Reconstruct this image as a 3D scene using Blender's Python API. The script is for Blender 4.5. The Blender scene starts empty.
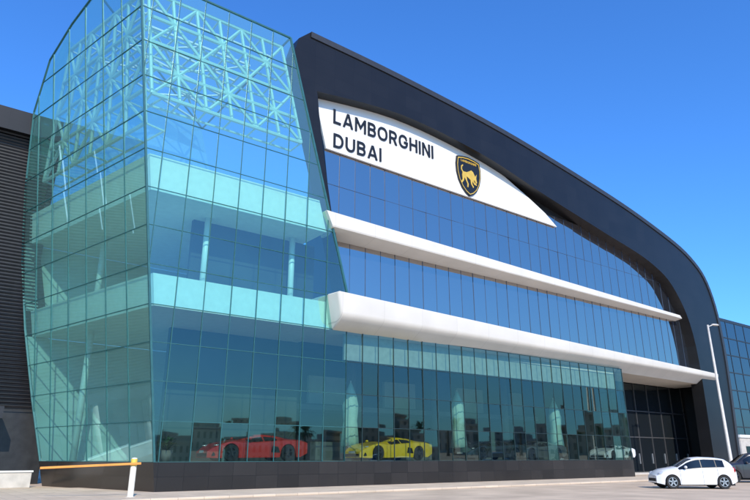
import bpy, bmesh, math, random
from mathutils import Vector, Matrix
random.seed(7)
sc = bpy.context.scene
COL = sc.collection
R = math.radians

# ------------------------------------------------------------------ camera model
F = 620.0
PITCH = math.atan(207.0 / F)
CAM = Vector((0, 0, 1.5))
def ray(px, py):
    x = (px - 375.0) / F; y = (250.0 - py) / F
    return Vector((x, math.cos(PITCH) - y * math.sin(PITCH), math.sin(PITCH) + y * math.cos(PITCH)))
def ground(px, py, z=0.0):
    d = ray(px, py); t = (z - CAM.z) / d.z
    return CAM + d * t
def at_depth(px, Y, z=0.0):
    k = (Y * math.cos(PITCH) + (z - CAM.z) * math.sin(PITCH))
    return Vector(((px - 375.0) / F * k, Y, z))
A = R(53); TH = math.pi / 2 - A
O = ground(155, 493)
def rotL(v):
    return Vector((v.x * math.cos(TH) + v.y * math.sin(TH), -v.x * math.sin(TH) + v.y * math.cos(TH), v.z))
CL = rotL(CAM - O)
def L(px, py, y):
    d = rotL(ray(px, py)); t = (y - CL.y) / d.y
    return CL + d * t
def toW(v):
    return O + Vector((v.x * math.cos(TH) - v.y * math.sin(TH), v.x * math.sin(TH) + v.y * math.cos(TH), v.z))

# ------------------------------------------------------------------ materials
def newmat(name):
    m = bpy.data.materials.new(name); m.use_nodes = True
    nt = m.node_tree; nt.nodes.clear()
    out = nt.nodes.new('ShaderNodeOutputMaterial')
    return m, nt, out
def pbr(name, col, rough=0.5, metal=0.0, var=0.12, vscale=3.0, spec=0.5, bump=0.0, bscale=40.0, coat=0.0):
    m, nt, out = newmat(name)
    b = nt.nodes.new('ShaderNodeBsdfPrincipled')
    b.inputs['Roughness'].default_value = rough; b.inputs['Metallic'].default_value = metal
    b.inputs['Specular IOR Level'].default_value = spec
    b.inputs['Coat Weight'].default_value = coat
    tc = nt.nodes.new('ShaderNodeTexCoord')
    n = nt.nodes.new('ShaderNodeTexNoise'); n.inputs['Scale'].default_value = vscale; n.inputs['Detail'].default_value = 6
    nt.links.new(tc.outputs['Object'], n.inputs['Vector'])
    r = nt.nodes.new('ShaderNodeValToRGB')
    r.color_ramp.elements[0].position = 0.3; r.color_ramp.elements[1].position = 0.7
    r.color_ramp.elements[0].color = [c * (1 - var) for c in col] + [1]
    r.color_ramp.elements[1].color = [min(1, c * (1 + var)) for c in col] + [1]
    nt.links.new(n.outputs['Fac'], r.inputs['Fac']); nt.links.new(r.outputs['Color'], b.inputs['Base Color'])
    if bump:
        n2 = nt.nodes.new('ShaderNodeTexNoise'); n2.inputs['Scale'].default_value = bscale; n2.inputs['Detail'].default_value = 4
        nt.links.new(tc.outputs['Object'], n2.inputs['Vector'])
        bp = nt.nodes.new('ShaderNodeBump'); bp.inputs['Strength'].default_value = bump; bp.inputs['Distance'].default_value = 0.02
        nt.links.new(n2.outputs['Fac'], bp.inputs['Height']); nt.links.new(bp.outputs['Normal'], b.inputs['Normal'])
    nt.links.new(b.outputs['BSDF'], out.inputs['Surface'])
    return m
def tiles(name, col, mortar, bw, bh, rough=0.4, ms=0.012, var=0.25, axes='xz', spec=0.5, offset=0.0, squash_noise=0.1):
    m, nt, out = newmat(name)
    b = nt.nodes.new('ShaderNodeBsdfPrincipled'); b.inputs['Roughness'].default_value = rough
    b.inputs['Specular IOR Level'].default_value = spec
    tc = nt.nodes.new('ShaderNodeTexCoord'); sp = nt.nodes.new('ShaderNodeSeparateXYZ'); cb = nt.nodes.new('ShaderNodeCombineXYZ')
    nt.links.new(tc.outputs['Object'], sp.inputs[0])
    nt.links.new(sp.outputs[axes[0].upper()], cb.inputs[0]); nt.links.new(sp.outputs[axes[1].upper()], cb.inputs[1])
    br = nt.nodes.new('ShaderNodeTexBrick'); br.offset = offset
    br.inputs['Scale'].default_value = 1.0; br.inputs['Brick Width'].default_value = bw; br.inputs['Row Height'].default_value = bh
    br.inputs['Mortar Size'].default_value = ms; br.inputs['Mortar Smooth'].default_value = 0.1
    br.inputs['Color1'].default_value = [c * (1 - var) for c in col] + [1]
    br.inputs['Color2'].default_value = [min(1, c * (1 + var)) for c in col] + [1]
    br.inputs['Mortar'].default_value = list(mortar) + [1]
    nt.links.new(cb.outputs[0], br.inputs['Vector'])
    n = nt.nodes.new('ShaderNodeTexNoise'); n.inputs['Scale'].default_value = 0.6; n.inputs['Detail'].default_value = 8
    nt.links.new(tc.outputs['Object'], n.inputs['Vector'])
    mr = nt.nodes.new('ShaderNodeMapRange'); mr.inputs[1].default_value = 0.3; mr.inputs[2].default_value = 0.7
    mr.inputs[3].default_value = 1 - squash_noise; mr.inputs[4].default_value = 1 + squash_noise
    nt.links.new(n.outputs['Fac'], mr.inputs[0])
    mx = nt.nodes.new('ShaderNodeVectorMath'); mx.operation = 'SCALE'
    nt.links.new(br.outputs['Color'], mx.inputs[0]); nt.links.new(mr.outputs[0], mx.inputs['Scale'])
    nt.links.new(mx.outputs[0], b.inputs['Base Color'])
    nt.links.new(b.outputs['BSDF'], out.inputs['Surface'])
    return m
def glass(name, tint, refl, base, power=4.0, rough=0.0, opaque=None, top=1.0, milk=None, milk_fac=0.12):
    m, nt, out = newmat(name)
    lw = nt.nodes.new('ShaderNodeLayerWeight'); lw.inputs['Blend'].default_value = 0.5
    pw = nt.nodes.new('ShaderNodeMath'); pw.operation = 'POWER'; pw.inputs[1].default_value = power
    nt.links.new(lw.outputs['Facing'], pw.inputs[0])
    mr = nt.nodes.new('ShaderNodeMapRange'); mr.inputs[3].default_value = base; mr.inputs[4].default_value = top
    nt.links.new(pw.outputs[0], mr.inputs[0])
    if opaque:
        t = nt.nodes.new('ShaderNodeBsdfDiffuse'); t.inputs[0].default_value = list(tint) + [1]
    else:
        t = nt.nodes.new('ShaderNodeBsdfTransparent'); t.inputs[0].default_value = list(tint) + [1]
    if milk:
        dd = nt.nodes.new('ShaderNodeBsdfDiffuse'); dd.inputs[0].default_value = list(milk) + [1]
        mm = nt.nodes.new('ShaderNodeMixShader'); mm.inputs[0].default_value = milk_fac
        nt.links.new(t.outputs[0], mm.inputs[1]); nt.links.new(dd.outputs[0], mm.inputs[2]); t = mm
    g = nt.nodes.new('ShaderNodeBsdfGlossy'); g.inputs['Color'].default_value = list(refl) + [1]; g.inputs['Roughness'].default_value = rough
    mx = nt.nodes.new('ShaderNodeMixShader')
    nt.links.new(mr.outputs[0], mx.inputs[0]); nt.links.new(t.outputs[0], mx.inputs[1]); nt.links.new(g.outputs[0], mx.inputs[2])
    nt.links.new(mx.outputs[0], out.inputs['Surface'])
    return m

M = {}
M['white_panel'] = tiles('white_panel', (0.68, 0.635, 0.56), (0.50, 0.465, 0.41), 3.0, 40, 0.5, 0.010, 0.02, 'xz', squash_noise=0.05)
M['sign_white'] = pbr('sign_white', (0.76, 0.75, 0.72), 0.4, var=0.02, vscale=0.5)
M['black_stone'] = tiles('black_stone', (0.0125, 0.0125, 0.0135), (0.007, 0.007, 0.008), 1.5, 1.0, 0.35, 0.008, 0.10, 'xz', spec=0.32)
M['plinth'] = tiles('plinth_stone', (0.024, 0.021, 0.019), (0.008, 0.008, 0.008), 1.2, 0.65, 0.25, 0.01, 0.3, 'xz')
M['black_paint'] = pbr('black_paint', (0.010, 0.010, 0.011), 0.4)
M['gold'] = pbr('gold_paint', (0.80, 0.50, 0.08), 0.35, 0.3, var=0.08)
M['mullion'] = pbr('mullion_metal', (0.03, 0.055, 0.055), 0.4, 0.3)
M['blue_mullion'] = pbr('blue_mullion_metal', (0.07, 0.10, 0.15), 0.4, 0.3)
M['tower_mullion'] = pbr('tower_mullion', (0.035, 0.13, 0.13), 0.4, 0.2)
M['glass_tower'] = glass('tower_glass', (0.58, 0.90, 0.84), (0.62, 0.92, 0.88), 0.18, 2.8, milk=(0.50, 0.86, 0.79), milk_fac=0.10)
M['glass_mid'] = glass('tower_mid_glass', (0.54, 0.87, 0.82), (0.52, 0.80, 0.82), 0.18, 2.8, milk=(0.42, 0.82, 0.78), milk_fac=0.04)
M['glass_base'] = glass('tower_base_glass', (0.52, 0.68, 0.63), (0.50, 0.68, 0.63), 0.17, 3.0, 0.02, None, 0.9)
M['glass_side'] = glass('tower_side_glass', (0.56, 0.90, 0.85), (0.56, 0.90, 0.85), 0.18, 2.8, milk=(0.42, 0.86, 0.80), milk_fac=0.17)
M['glass_rear'] = glass('rear_glass', (0.72, 0.93, 0.88), (0.58, 0.88, 0.84), 0.08, 3.0, milk=(0.42, 0.82, 0.76), milk_fac=0.16)
M['glass_low'] = glass('showroom_glass', (0.54, 0.65, 0.60), (0.53, 0.66, 0.60), 0.18, 3.2, 0.022, None, 0.85)
M['glass_blue'] = glass('blue_glass', (0.020, 0.028, 0.042), (0.86, 0.79, 0.73), 0.52, 3.2, 0.015, True, 0.9)
M['glass_navy'] = glass('navy_glass', (0.010, 0.020, 0.038), (0.55, 0.58, 0.60), 0.28, 3.2, 0.02, True, 0.8)
M['cream'] = pbr('cream_slab', (0.80, 0.79, 0.72), 0.6, var=0.05)
M['white_steel'] = pbr('white_steel', (0.80, 0.82, 0.78), 0.4, var=0.03)
M['truss_steel'] = pbr('truss_steel', (0.62, 0.72, 0.67), 0.45, var=0.05)
M['mint'] = pbr('mint_cloth', (0.45, 0.74, 0.66), 0.8, var=0.08)
M['aqua'] = pbr('aqua_reflection', (0.44, 0.56, 0.52), 0.6, var=0.1)  # pale tone paints the reflection along the top of the showroom glass
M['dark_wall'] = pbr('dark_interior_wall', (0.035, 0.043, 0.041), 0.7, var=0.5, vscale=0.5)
M['mid_wall'] = pbr('grey_interior_wall', (0.16, 0.18, 0.18), 0.7, var=0.25, vscale=0.4)
M['pale_wall'] = pbr('pale_interior_wall', (0.62, 0.68, 0.66), 0.7, var=0.15, vscale=0.4)
M['int_floor'] = pbr('interior_floor', (0.16, 0.155, 0.15), 0.25, var=0.1)
M['recess'] = pbr('recess_wall', (0.020, 0.021, 0.023), 0.4, var=0.3)
M['glass_dark'] = glass('dark_glass', (0.012, 0.016, 0.02), (0.45, 0.54, 0.58), 0.12, 3.5, 0.01, True, 0.7)
M['louvre'] = pbr('louvre_metal', (0.022, 0.024, 0.030), 0.5, 0.2, var=0.2)
M['rubber'] = pbr('rubber', (0.015, 0.015, 0.015), 0.8)
M['rim'] = pbr('alloy_rim', (0.45, 0.45, 0.46), 0.3, 0.8)
M['rim_dark'] = pbr('dark_rim', (0.05, 0.05, 0.055), 0.35, 0.6)
M['car_glass'] = glass('car_glass', (0.008, 0.010, 0.012), (0.6, 0.65, 0.7), 0.06, 3.0, 0.02, True)
M['lamp_clear'] = pbr('lamp_lens', (0.55, 0.57, 0.6), 0.1, 0.3)
M['lamp_red'] = pbr('tail_lens', (0.35, 0.01, 0.01), 0.15)
M['plate'] = pbr('plate_white', (0.7, 0.7, 0.68), 0.5)
M['silver_metal'] = pbr('galvanised', (0.55, 0.56, 0.57), 0.4, 0.6)
M['grey_paint'] = pbr('grey_frame_paint', (0.06, 0.06, 0.062), 0.5)
M['lamp_pole'] = pbr('lamp_pole_paint', (0.62, 0.58, 0.52), 0.45, 0.2)
M['orange'] = pbr('orange_paint', (0.72, 0.29, 0.05), 0.55)
M['yellow'] = pbr('yellow_paint', (0.80, 0.55, 0.08), 0.5)
M['cream_paint'] = pbr('cream_paint', (0.78, 0.72, 0.58), 0.5)
M['leaf'] = pbr('leaf_green', (0.04, 0.09, 0.03), 0.5, var=0.4, vscale=5)
M['bark'] = pbr('palm_bark', (0.16, 0.12, 0.08), 0.9, var=0.3, vscale=6)
M['pot'] = pbr('pot_clay', (0.25, 0.22, 0.2), 0.7)
M['concrete'] = pbr('concrete', (0.52, 0.48, 0.42), 0.8, var=0.15, vscale=2, bump=0.3)
def paint(name, c): return pbr(name, c, 0.28, 0.0, 0.03, 2.0, 0.5, coat=0.6)

# ------------------------------------------------------------------ mesh helpers
class MB:
    def __init__(s): s.v = []; s.f = []
    def poly(s, pts):
        b = len(s.v); s.v += [tuple(p) for p in pts]; s.f.append(tuple(range(b, b + len(pts))))
    def box(s, lo, hi):
        x0, y0, z0 = lo; x1, y1, z1 = hi; b = len(s.v)
        s.v += [(x0,y0,z0),(x1,y0,z0),(x1,y1,z0),(x0,y1,z0),(x0,y0,z1),(x1,y0,z1),(x1,y1,z1),(x0,y1,z1)]
        for q in ((0,3,2,1),(4,5,6,7),(0,1,5,4),(1,2,6,5),(2,3,7,6),(3,0,4,7)): s.f.append(tuple(b+i for i in q))
    def beam(s, p, q, w, d, side=None):
        p = Vector(p); q = Vector(q); ax = (q - p).normalized()
        sd = Vector(side) if side else (Vector((0,0,1)) if abs(ax.z) < 0.9 else Vector((1,0,0)))
        u = (sd - ax * sd.dot(ax)).normalized(); w2 = ax.cross(u)
        b = len(s.v)
        for c in (p, q):
            for su, sw in ((-1,-1),(1,-1),(1,1),(-1,1)):
                s.v.append(tuple(c + u * su * w / 2 + w2 * sw * d / 2))
        for i in range(4): s.f.append((b+i, b+(i+1)%4, b+4+(i+1)%4, b+4+i))
        s.f.append((b,b+3,b+2,b+1)); s.f.append((b+4,b+5,b+6,b+7))
    def tube(s, p, q, r0, r1=None, n=8):
        r1 = r0 if r1 is None else r1
        p = Vector(p); q = Vector(q); ax = (q - p).normalized()
        u = ax.orthogonal().normalized(); w = ax.cross(u); b = len(s.v)
        for c, r in ((p, r0), (q, r1)):
            for i in range(n):
                a = 2*math.pi*i/n; s.v.append(tuple(c + (u*math.cos(a) + w*math.sin(a))*r))
        for i in range(n): s.f.append((b+i, b+(i+1)%n, b+n+(i+1)%n, b+n+i))
        s.f.append(tuple(b+n-1-i for i in range(n))); s.f.append(tuple(b+n+i for i in range(n)))
    def lathe(s, prof, c=(0,0,0), n=16, axis='z', wob=None):
        b = len(s.v); k = len(prof)
        for i in range(n):
            a = 2*math.pi*i/n
            for r, h in prof:
                if wob: r = r*(1+wob*(1 if i % 2 else -1))
                if axis == 'z': s.v.append((c[0]+r*math.cos(a), c[1]+r*math.sin(a), c[2]+h))
                else: s.v.append((c[0]+r*math.cos(a), c[1]+h, c[2]+r*math.sin(a)))
        for i in range(n):
            j = (i+1) % n
            for t in range(k-1): s.f.append((b+i*k+t, b+j*k+t, b+j*k+t+1, b+i*k+t+1))
    def prism(s, pts, ext):
        n = len(pts); b = len(s.v); e = Vector(ext)
        s.v += [tuple(p) for p in pts] + [tuple(Vector(p)+e) for p in pts]
        s.f.append(tuple(b+i for i in range(n))); s.f.append(tuple(b+2*n-1-i for i in range(n)))
        for i in range(n): s.f.append((b+i, b+n+i, b+n+(i+1)%n, b+(i+1)%n))
    def build(s, name, mat, parent=None, smooth=False, bevel=0.0, fix=True):
        me = bpy.data.meshes.new(name); me.from_pydata(s.v, [], s.f)
        if fix:
            bm = bmesh.new(); bm.from_mesh(me)
            bmesh.ops.remove_doubles(bm, verts=bm.verts, dist=0.0005)
            bmesh.ops.recalc_face_normals(bm, faces=bm.faces)
            if bevel:
                bmesh.ops.bevel(bm, geom=[e for e in bm.edges if e.is_manifold and e.calc_face_angle(0) > 0.6], offset=bevel, segments=2, affect='EDGES', profile=0.6)
            bm.to_mesh(me); bm.free()
        me.materials.append(mat)
        if smooth:
            for p in me.polygons: p.use_smooth = True
        o = bpy.data.objects.new(name, me); COL.objects.link(o)
        if parent: o.parent = parent
        return o
def smooth_angle(o, deg=35):
    me = o.data
    bm = bmesh.new(); bm.from_mesh(me)
    for f in bm.faces: f.smooth = True
    for e in bm.edges:
        if len(e.link_faces) == 2 and e.calc_face_angle(0) > R(deg): e.smooth = False
    bm.to_mesh(me); bm.free()
def tag(o, label=None, cat=None, group=None, kind=None):
    if label: o['label'] = label
    if cat: o['category'] = cat
    if group: o['group'] = group
    if kind: o['kind'] = kind
    return o
def thing(name, label, cat, loc=(0,0,0), rz=0.0, group=None):
    o = bpy.data.objects.new(name, None); COL.objects.link(o)
    o.location = loc; o.rotation_euler = (0,0,rz); o.empty_display_size = 0.5
    return tag(o, label, cat, group)
def clip(poly, a, b, c):
    out = []
    n = len(poly)
    for i in range(n):
        p, q = poly[i], poly[(i+1) % n]
        dp = a*p[0]+b*p[1]-c; dq = a*q[0]+b*q[1]-c
        if dp <= 0: out.append(p)
        if (dp < 0 < dq) or (dq < 0 < dp):
            t = dp/(dp-dq); out.append((p[0]+(q[0]-p[0])*t, p[1]+(q[1]-p[1])*t))
    return out
def cell(poly, u0, u1, z0, z1):
    for a,b,c in ((-1,0,-u0),(1,0,u1),(0,-1,-z0),(0,1,z1)):
        poly = clip(poly, a,b,c)
        if len(poly) < 3: return []
    ar = abs(sum(poly[i][0]*poly[(i+1)%len(poly)][1]-poly[(i+1)%len(poly)][0]*poly[i][1] for i in range(len(poly))))/2
    return poly if ar > 0.03 else []
def span(poly, axis, val):
    xs = []
    n = len(poly)
    for i in range(n):
        p, q = poly[i], poly[(i+1)%n]
        if (p[axis]-val)*(q[axis]-val) <= 0 and abs(p[axis]-q[axis]) > 1e-9:
            t = (val-p[axis])/(q[axis]-p[axis]); xs.append(p[1-axis]+(q[1-axis]-p[1-axis])*t)
    if len(xs) < 2: return None
    return (min(xs), max(xs)) if max(xs)-min(xs) > 0.15 else None
def lin(a, b, n): return [a+(b-a)*i/n for i in range(n+1)]
def curtain(root, poly, us, storeys, fmap, nrm, glass_mat, mull_mat, mw=0.05, md=0.09, tilt=0.004, pre=''):
    nrm = Vector(nrm)
    for si, zs in enumerate(storeys):
        gm = glass_mat[si] if isinstance(glass_mat, list) else glass_mat
        for i in range(len(us)-1):
            mb = MB()
            for k in range(len(zs)-1):
                c = cell(poly, us[i], us[i+1], zs[k], zs[k+1])
                if c:
                    du = random.uniform(-tilt, tilt); dv = random.uniform(-tilt, tilt)
                    uc = (us[i]+us[i+1])/2; zc = (zs[k]+zs[k+1])/2
                    hu = (us[i+1]-us[i])/2; hz = (zs[k+1]-zs[k])/2
                    mb.poly([fmap(u, z) + nrm*(du*(u-uc)/hu + dv*(z-zc)/hz) for u, z in c])
            if mb.v: mb.build(pre+'window', gm, root, fix=False)
    for u in us:
        s = span(poly, 0, u)
        if s:
            mb = MB(); mb.beam(fmap(u, s[0]) + nrm*0.004, fmap(u, s[1]) + nrm*0.004, md, mw, nrm); mb.build(pre+'mullion', mull_mat, root)
    zz = sorted(set(round(z, 4) for zs in storeys for z in zs))
    for z in zz:
        s = span(poly, 1, z)
        if s:
            mb = MB(); mb.beam(fmap(s[0], z) + nrm*0.002, fmap(s[1], z) + nrm*0.002, mw*0.9, md*0.9); mb.build(pre+'transom', mull_mat, root)

# ------------------------------------------------------------------ block lettering (stroke letters in a unit-high box)
T_ = 0.158
def arc(cx, cy, rx, ry, a0, a1, n=7):
    return [(cx+rx*math.cos(R(a0+(a1-a0)*i/n)), cy+ry*math.sin(R(a0+(a1-a0)*i/n))) for i in range(n+1)]
def glyph(ch):
    a = T_/2; S = []; w = 0.70
    if ch == 'L': w = 0.60; S = [('r', [(a,1),(a,a),(w,a)], False)]
    elif ch == 'I': w = T_; S = [('p', [(0,0),(w,0),(w,1),(0,1)])]
    elif ch == 'H': w = 0.74; S = [('p', [(0,0),(T_,0),(T_,1),(0,1)]), ('p', [(w-T_,0),(w,0),(w,1),(w-T_,1)]), ('p', [(T_,.43),(w-T_,.43),(w-T_,.58),(T_,.58)])]
    elif ch == 'N': w = 0.76; S = [('p', [(0,0),(T_,0),(T_,1),(0,1)]), ('p', [(w-T_,0),(w,0),(w,1),(w-T_,1)]), ('p', [(T_,1),(T_,.74),(w-T_,0),(w-T_,.26)])]
    elif ch == 'M': w = 0.92; S = [('p', [(0,0),(T_,0),(T_,1),(0,1)]), ('p', [(w-T_,0),(w,0),(w,1),(w-T_,1)]), ('p', [(T_,1),(T_,.70),(w/2,.20),(w/2,.48)]), ('p', [(w-T_,1),(w/2,.48),(w/2,.20),(w-T_,.70)])]
    elif ch == 'A': w = 0.84; S = [('p', [(0,0),(.17,0),(w/2,.80),(w/2,1),(w/2-.09,1)]), ('p', [(w,0),(w/2+.09,1),(w/2,1),(w/2,.80),(w-.17,0)]), ('p', [(.235,.21),(w-.235,.21),(w-.29,.35),(.29,.35)])]
    elif ch == 'O': w = 0.86; S = [('r', arc(w-a-.3,1-a-.36,.3,.36,0,90)+arc(a+.3,1-a-.36,.3,.36,90,180)+arc(a+.3,a+.36,.3,.36,180,270)+arc(w-a-.3,a+.36,.3,.36,270,360), True)]
    elif ch == 'D': w = 0.78; S = [('r', [(a,a)]+[(.3,a)]+arc(w-a-.36,a+.4,.36,.4,270,360)+arc(w-a-.36,1-a-.4,.36,.4,0,90)+[(a,1-a)], True)]
    elif ch == 'U': w = 0.76; S = [('r', [(a,1),(a,.4)]+arc(a+.28,a+.3,.28,.3,180,270)+arc(w-a-.28,a+.3,.28,.3,270,360)+[(w-a,.4),(w-a,1)], False)]
    elif ch == 'B': w = 0.70; S = [('r', [(a,a),(.3,a)]+arc(w-a-.2,a+.22,.2,.22,270,450)+[(a,a+.44)], True), ('r', [(a,.525),(.3,.525)]+arc(w-a-.23,.525+.198,.2,.198,270,450)+[(a,1-a)], True)]
    elif ch == 'R': w = 0.72; S = [('r', [(a,.46),(.3,.46)]+arc(w-a-.24,.46+.23,.22,.23,270,450)+[(a,1-a)], True), ('p', [(0,0),(T_,0),(T_,.5),(0,.5)]), ('p', [(.32,.44),(w-.19,0),(w,0),(.50,.44)])]
    elif ch == 'G': w = 0.84; S = [('r', [(w-a-.02,.74)]+arc(w-a-.32,1-a-.36,.3,.36,25,90)+arc(a+.3,1-a-.36,.3,.36,90,180)+arc(a+.3,a+.36,.3,.36,180,270)+arc(w-a-.3,a+.3,.3,.3,270,345)+[(w-a,.45),(.48,.45)], False)]
    return w, S
def ribbon(pts, closed):
    P = [Vector((x,y)) for i,(x,y) in enumerate(pts) if i == 0 or (Vector((x,y))-Vector(pts[i-1])).length > 1e-4]
    if closed and (P[0]-P[-1]).length < 1e-4: P.pop()
    n = len(P); inn = []; out = []
    for i in range(n):
        d0 = (P[i]-P[i-1]).normalized() if (closed or i > 0) else None
        d1 = (P[(i+1)%n]-P[i]).normalized() if (closed or i < n-1) else None
        d0 = d0 or d1; d1 = d1 or d0
        n0 = Vector((-d0.y,d0.x)); n1 = Vector((-d1.y,d1.x)); m = (n0+n1).normalized(); k = min(2.0, 1/max(0.4, m.dot(n0)))*T_/2
        inn.append(P[i]+m*k); out.append(P[i]-m*k)
    return inn, out
def letter_into(mb, ch, org, sx, sz, y0, y1, slope):
    w, S = glyph(ch)
    def m(p, y): return Vector((org[0]+p[0]*sx, y, org[1]+p[1]*sz+p[0]*sx*slope))
    for si, s in enumerate(S):
        yf = y0 - 0.002*si
        if s[0] == 'p': mb.prism([m(p, yf) for p in s[1]], (0, y1-yf, 0))
        else:
            a, b = ribbon(s[1], s[2]); n = len(a); rng = range(n) if s[2] else range(n-1)
            for i in rng:
                j = (i+1) % n
                mb.poly([m(a[i],yf), m(a[j],yf), m(b[j],yf), m(b[i],yf)])
                mb.poly([m(a[i],yf), m(a[j],yf), m(a[j],y1), m(a[i],y1)]); mb.poly([m(b[i],yf), m(b[j],yf), m(b[j],y1), m(b[i],y1)])
            if not s[2]:
                for i in (0, n-1): mb.poly([m(a[i],yf), m(b[i],yf), m(b[i],y1), m(a[i],y1)])
    return w
def word(body, org, width, height, y0, y1, mat, parent, slope=0.0, gap=0.17, single=False, name='letter'):
    tot = sum(glyph(c)[0] for c in body) + gap*(len(body)-1); sx = width/tot; x = 0
    mb = MB()
    for c in body:
        if not single: mb = MB()
        w = letter_into(mb, c, (org[0]+x*sx, org[1]+x*sx*slope), sx, height, y0, y1, slope)
        if not single: mb.build(name, mat, parent)
        x += w + gap
    if single: mb.build(name, mat, parent)

# ------------------------------------------------------------------ ground
g = MB(); g.poly([(-1500,-900,0),(1500,-900,0),(1500,2500,0),(-1500,2500,0)])
tag(g.build('ground', pbr('sandy_ground', (0.60, 0.46, 0.32), 0.9, var=0.15, vscale=0.2, bump=0.4)), kind='structure')
def lq(x0, x1, y0, y1, z): return [toW(Vector((x0,y0,z))), toW(Vector((x1,y0,z))), toW(Vector((x1,y1,z))), toW(Vector((x0,y1,z)))]
g = MB(); g.poly(lq(-200, 300, -30, -5.5, 0.004))
tag(g.build('road', pbr('dusty_asphalt', (0.60, 0.465, 0.33), 0.9, var=0.18, vscale=0.5, spec=0.15, bump=0.5)), kind='structure')
o = MB(); o.box((-120, -5.2, 0), (58, 6.5, 0.035)); o = o.build('pavement', tiles('paving', (0.64, 0.51, 0.37), (0.46, 0.37, 0.27), 0.6, 0.6, 0.9, 0.012, 0.08, 'xy', spec=0.15))
o.location = O; o.rotation_euler = (0,0,TH); tag(o, kind='structure')
o = MB(); o.box((-120, -5.5, 0), (58, -5.2, 0.10)); o = o.build('kerb', tiles('kerb_stone', (0.62, 0.50, 0.37), (0.40, 0.32, 0.24), 1.0, 3, 0.9, 0.01, 0.08, 'xy', spec=0.15), bevel=0.03)
o.location = O; o.rotation_euler = (0,0,TH); tag(o, kind='structure')

# ------------------------------------------------------------------ glass tower
tower = thing('glass_tower', 'tall tapering teal glass tower with white roof trusses at the left end', 'glass tower', O, TH)
PL = 1.27
ctop = L(141, -28, 0); ZR = ctop.z
def corner(z): return Vector((ctop.x * z / ZR, 0, z))
rt = L(287, 22, 0); rlow = L(347, 293, 0)
k = (ZR - rlow.z)/(rt.z - rlow.z); rtx = rlow.x + (rt.x - rlow.x)*k
XC = rlow.x; ZC = rlow.z
def redge(z): return XC if z < ZC else XC + (rtx - XC)*(z - ZC)/(ZR - ZC)
front_poly = [(corner(PL).x, PL), (XC, PL), (XC, ZC), (rtx, ZR), (ctop.x, ZR)]
El = rotL(Vector((-math.sin(R(51)), math.cos(R(51)), 0)))
nl = Vector((El.y, -El.x, 0)).normalized()
if nl.y > 0: nl = -nl
cdir = Vector((ctop.x, 0, ZR)); pn = cdir.cross(El)
def onleft(px, py):
    d = rotL(ray(px, py)); t = (-CL).dot(pn)/d.dot(pn); P = CL + d*t
    return ((P - corner(P.z)).dot(El), P.z)
sil = [onleft(*q) for q in ((40,468),(32,400),(25,330),(22,262),(25,190),(34,112),(50,60),(72,24),(90,0),(97,-9))]
sil[0] = (sil[0][0], PL)
left_poly = [(0, PL)] + sil + [(0, ZR)]
def lmap(e, z): return corner(z) + El*e
def silz(z):
    for i in range(len(sil)-1):
        if sil[i][1] <= z <= sil[i+1][1] or (i == 0 and z < sil[0][1]):
            t = (z - sil[i][1])/(sil[i+1][1]-sil[i][1]); return sil[i][0] + (sil[i+1][0]-sil[i][0])*t
    return sil[-1][0]
ZL = sil[-1][1]
def zc(py): return L(148, py, 0).z
zb2, zt2, zb1, zt1 = zc(303), zc(270), zc(186), zc(150)
st_z = [lin(PL, zb2, 4), lin(zb2, zb1, 3), lin(zb1, ZR, 6)]
W0 = XC/7
xs = [XC - W0*i for i in range(0, 12)][::-1]
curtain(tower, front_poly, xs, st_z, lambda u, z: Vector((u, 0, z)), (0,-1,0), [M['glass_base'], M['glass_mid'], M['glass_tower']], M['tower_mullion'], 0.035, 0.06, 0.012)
emax = max(e for e, z in sil)
st_l = [st_z[0], st_z[1], st_z[2][:-1] + [max(ZR, ZL)+0.01]]
curtain(tower, left_poly, lin(0, emax, 7), st_l, lmap, nl, [M['glass_side'], M['glass_side'], M['glass_tower']], M['tower_mullion'], 0.035, 0.06, 0.012)
mb = MB(); mb.beam(corner(PL), corner(ZR), 0.10, 0.10); mb.build('corner_post', M['tower_mullion'], tower)
mb = MB(); mb.beam(Vector((XC,0,ZC)), Vector((rtx,0,ZR)), 0.12, 0.12); mb.build('edge_post', M['tower_mullion'], tower)
mb = MB()
for i in range(len(sil)-1): mb.beam(lmap(*sil[i]), lmap(*sil[i+1]), 0.10, 0.10)
mb.build('edge_post', M['tower_mullion'], tower)
YB = max(lmap(*s).y for s in sil) + 0.5
def ring(z, ins):
    c = corner(z); r = redge(z); e = silz(z)
    pl = c + El*e
    return [c + Vector((ins*1.0, ins, 0)) , Vector((r-ins, ins, z)), Vector((r-ins, YB, z)), pl + Vector((ins*1.2, 0, 0))]
def slab(z0, z1, ins, name, mat):
    a = ring(z0, ins); b = ring(z1, ins); mb = MB(); n = len(a)
    mb.poly(a); mb.poly(b)
    for i in range(n): mb.poly([a[i], a[(i+1)%n], b[(i+1)%n], b[i]])
    return mb.build(name, mat, tower)
slab(zb2, zt2, 0.30, 'floor_slab', M['cream'])
slab(zb1, zt1, 0.30, 'floor_slab', M['cream'])
slab(0.0, PL, -0.06, 'plinth', M['plinth'])
slab(PL+0.005, PL+0.03, 0.25, 'interior_floor', M['mid_wall'])
def rear(z0, z1, name, mat, fix=True):
    mb = MB(); zz = lin(z0, z1, 5)
    for a_, b_ in zip(zz[:-1], zz[1:]):
        r0 = ring(a_, 0.08); r1 = ring(b_, 0.08); mb.poly([r0[2], r0[3], r1[3], r1[2]])
    return mb.build(name, mat, tower, fix=fix)
rear(zt1+0.01, ZR, 'rear_glass', M['glass_rear'], False)
rear(PL+0.03, zb2-0.01, 'rear_wall', M['pale_wall']); rear(zt2+0.01, zb1-0.01, 'rear_wall', M['pale_wall'])
rt_l = lmap(*sil[-1])
rim = [corner(ZR), Vector((rtx,0,ZR)), Vector((rtx,YB,ZR)), rt_l]
mb = MB()
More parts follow.
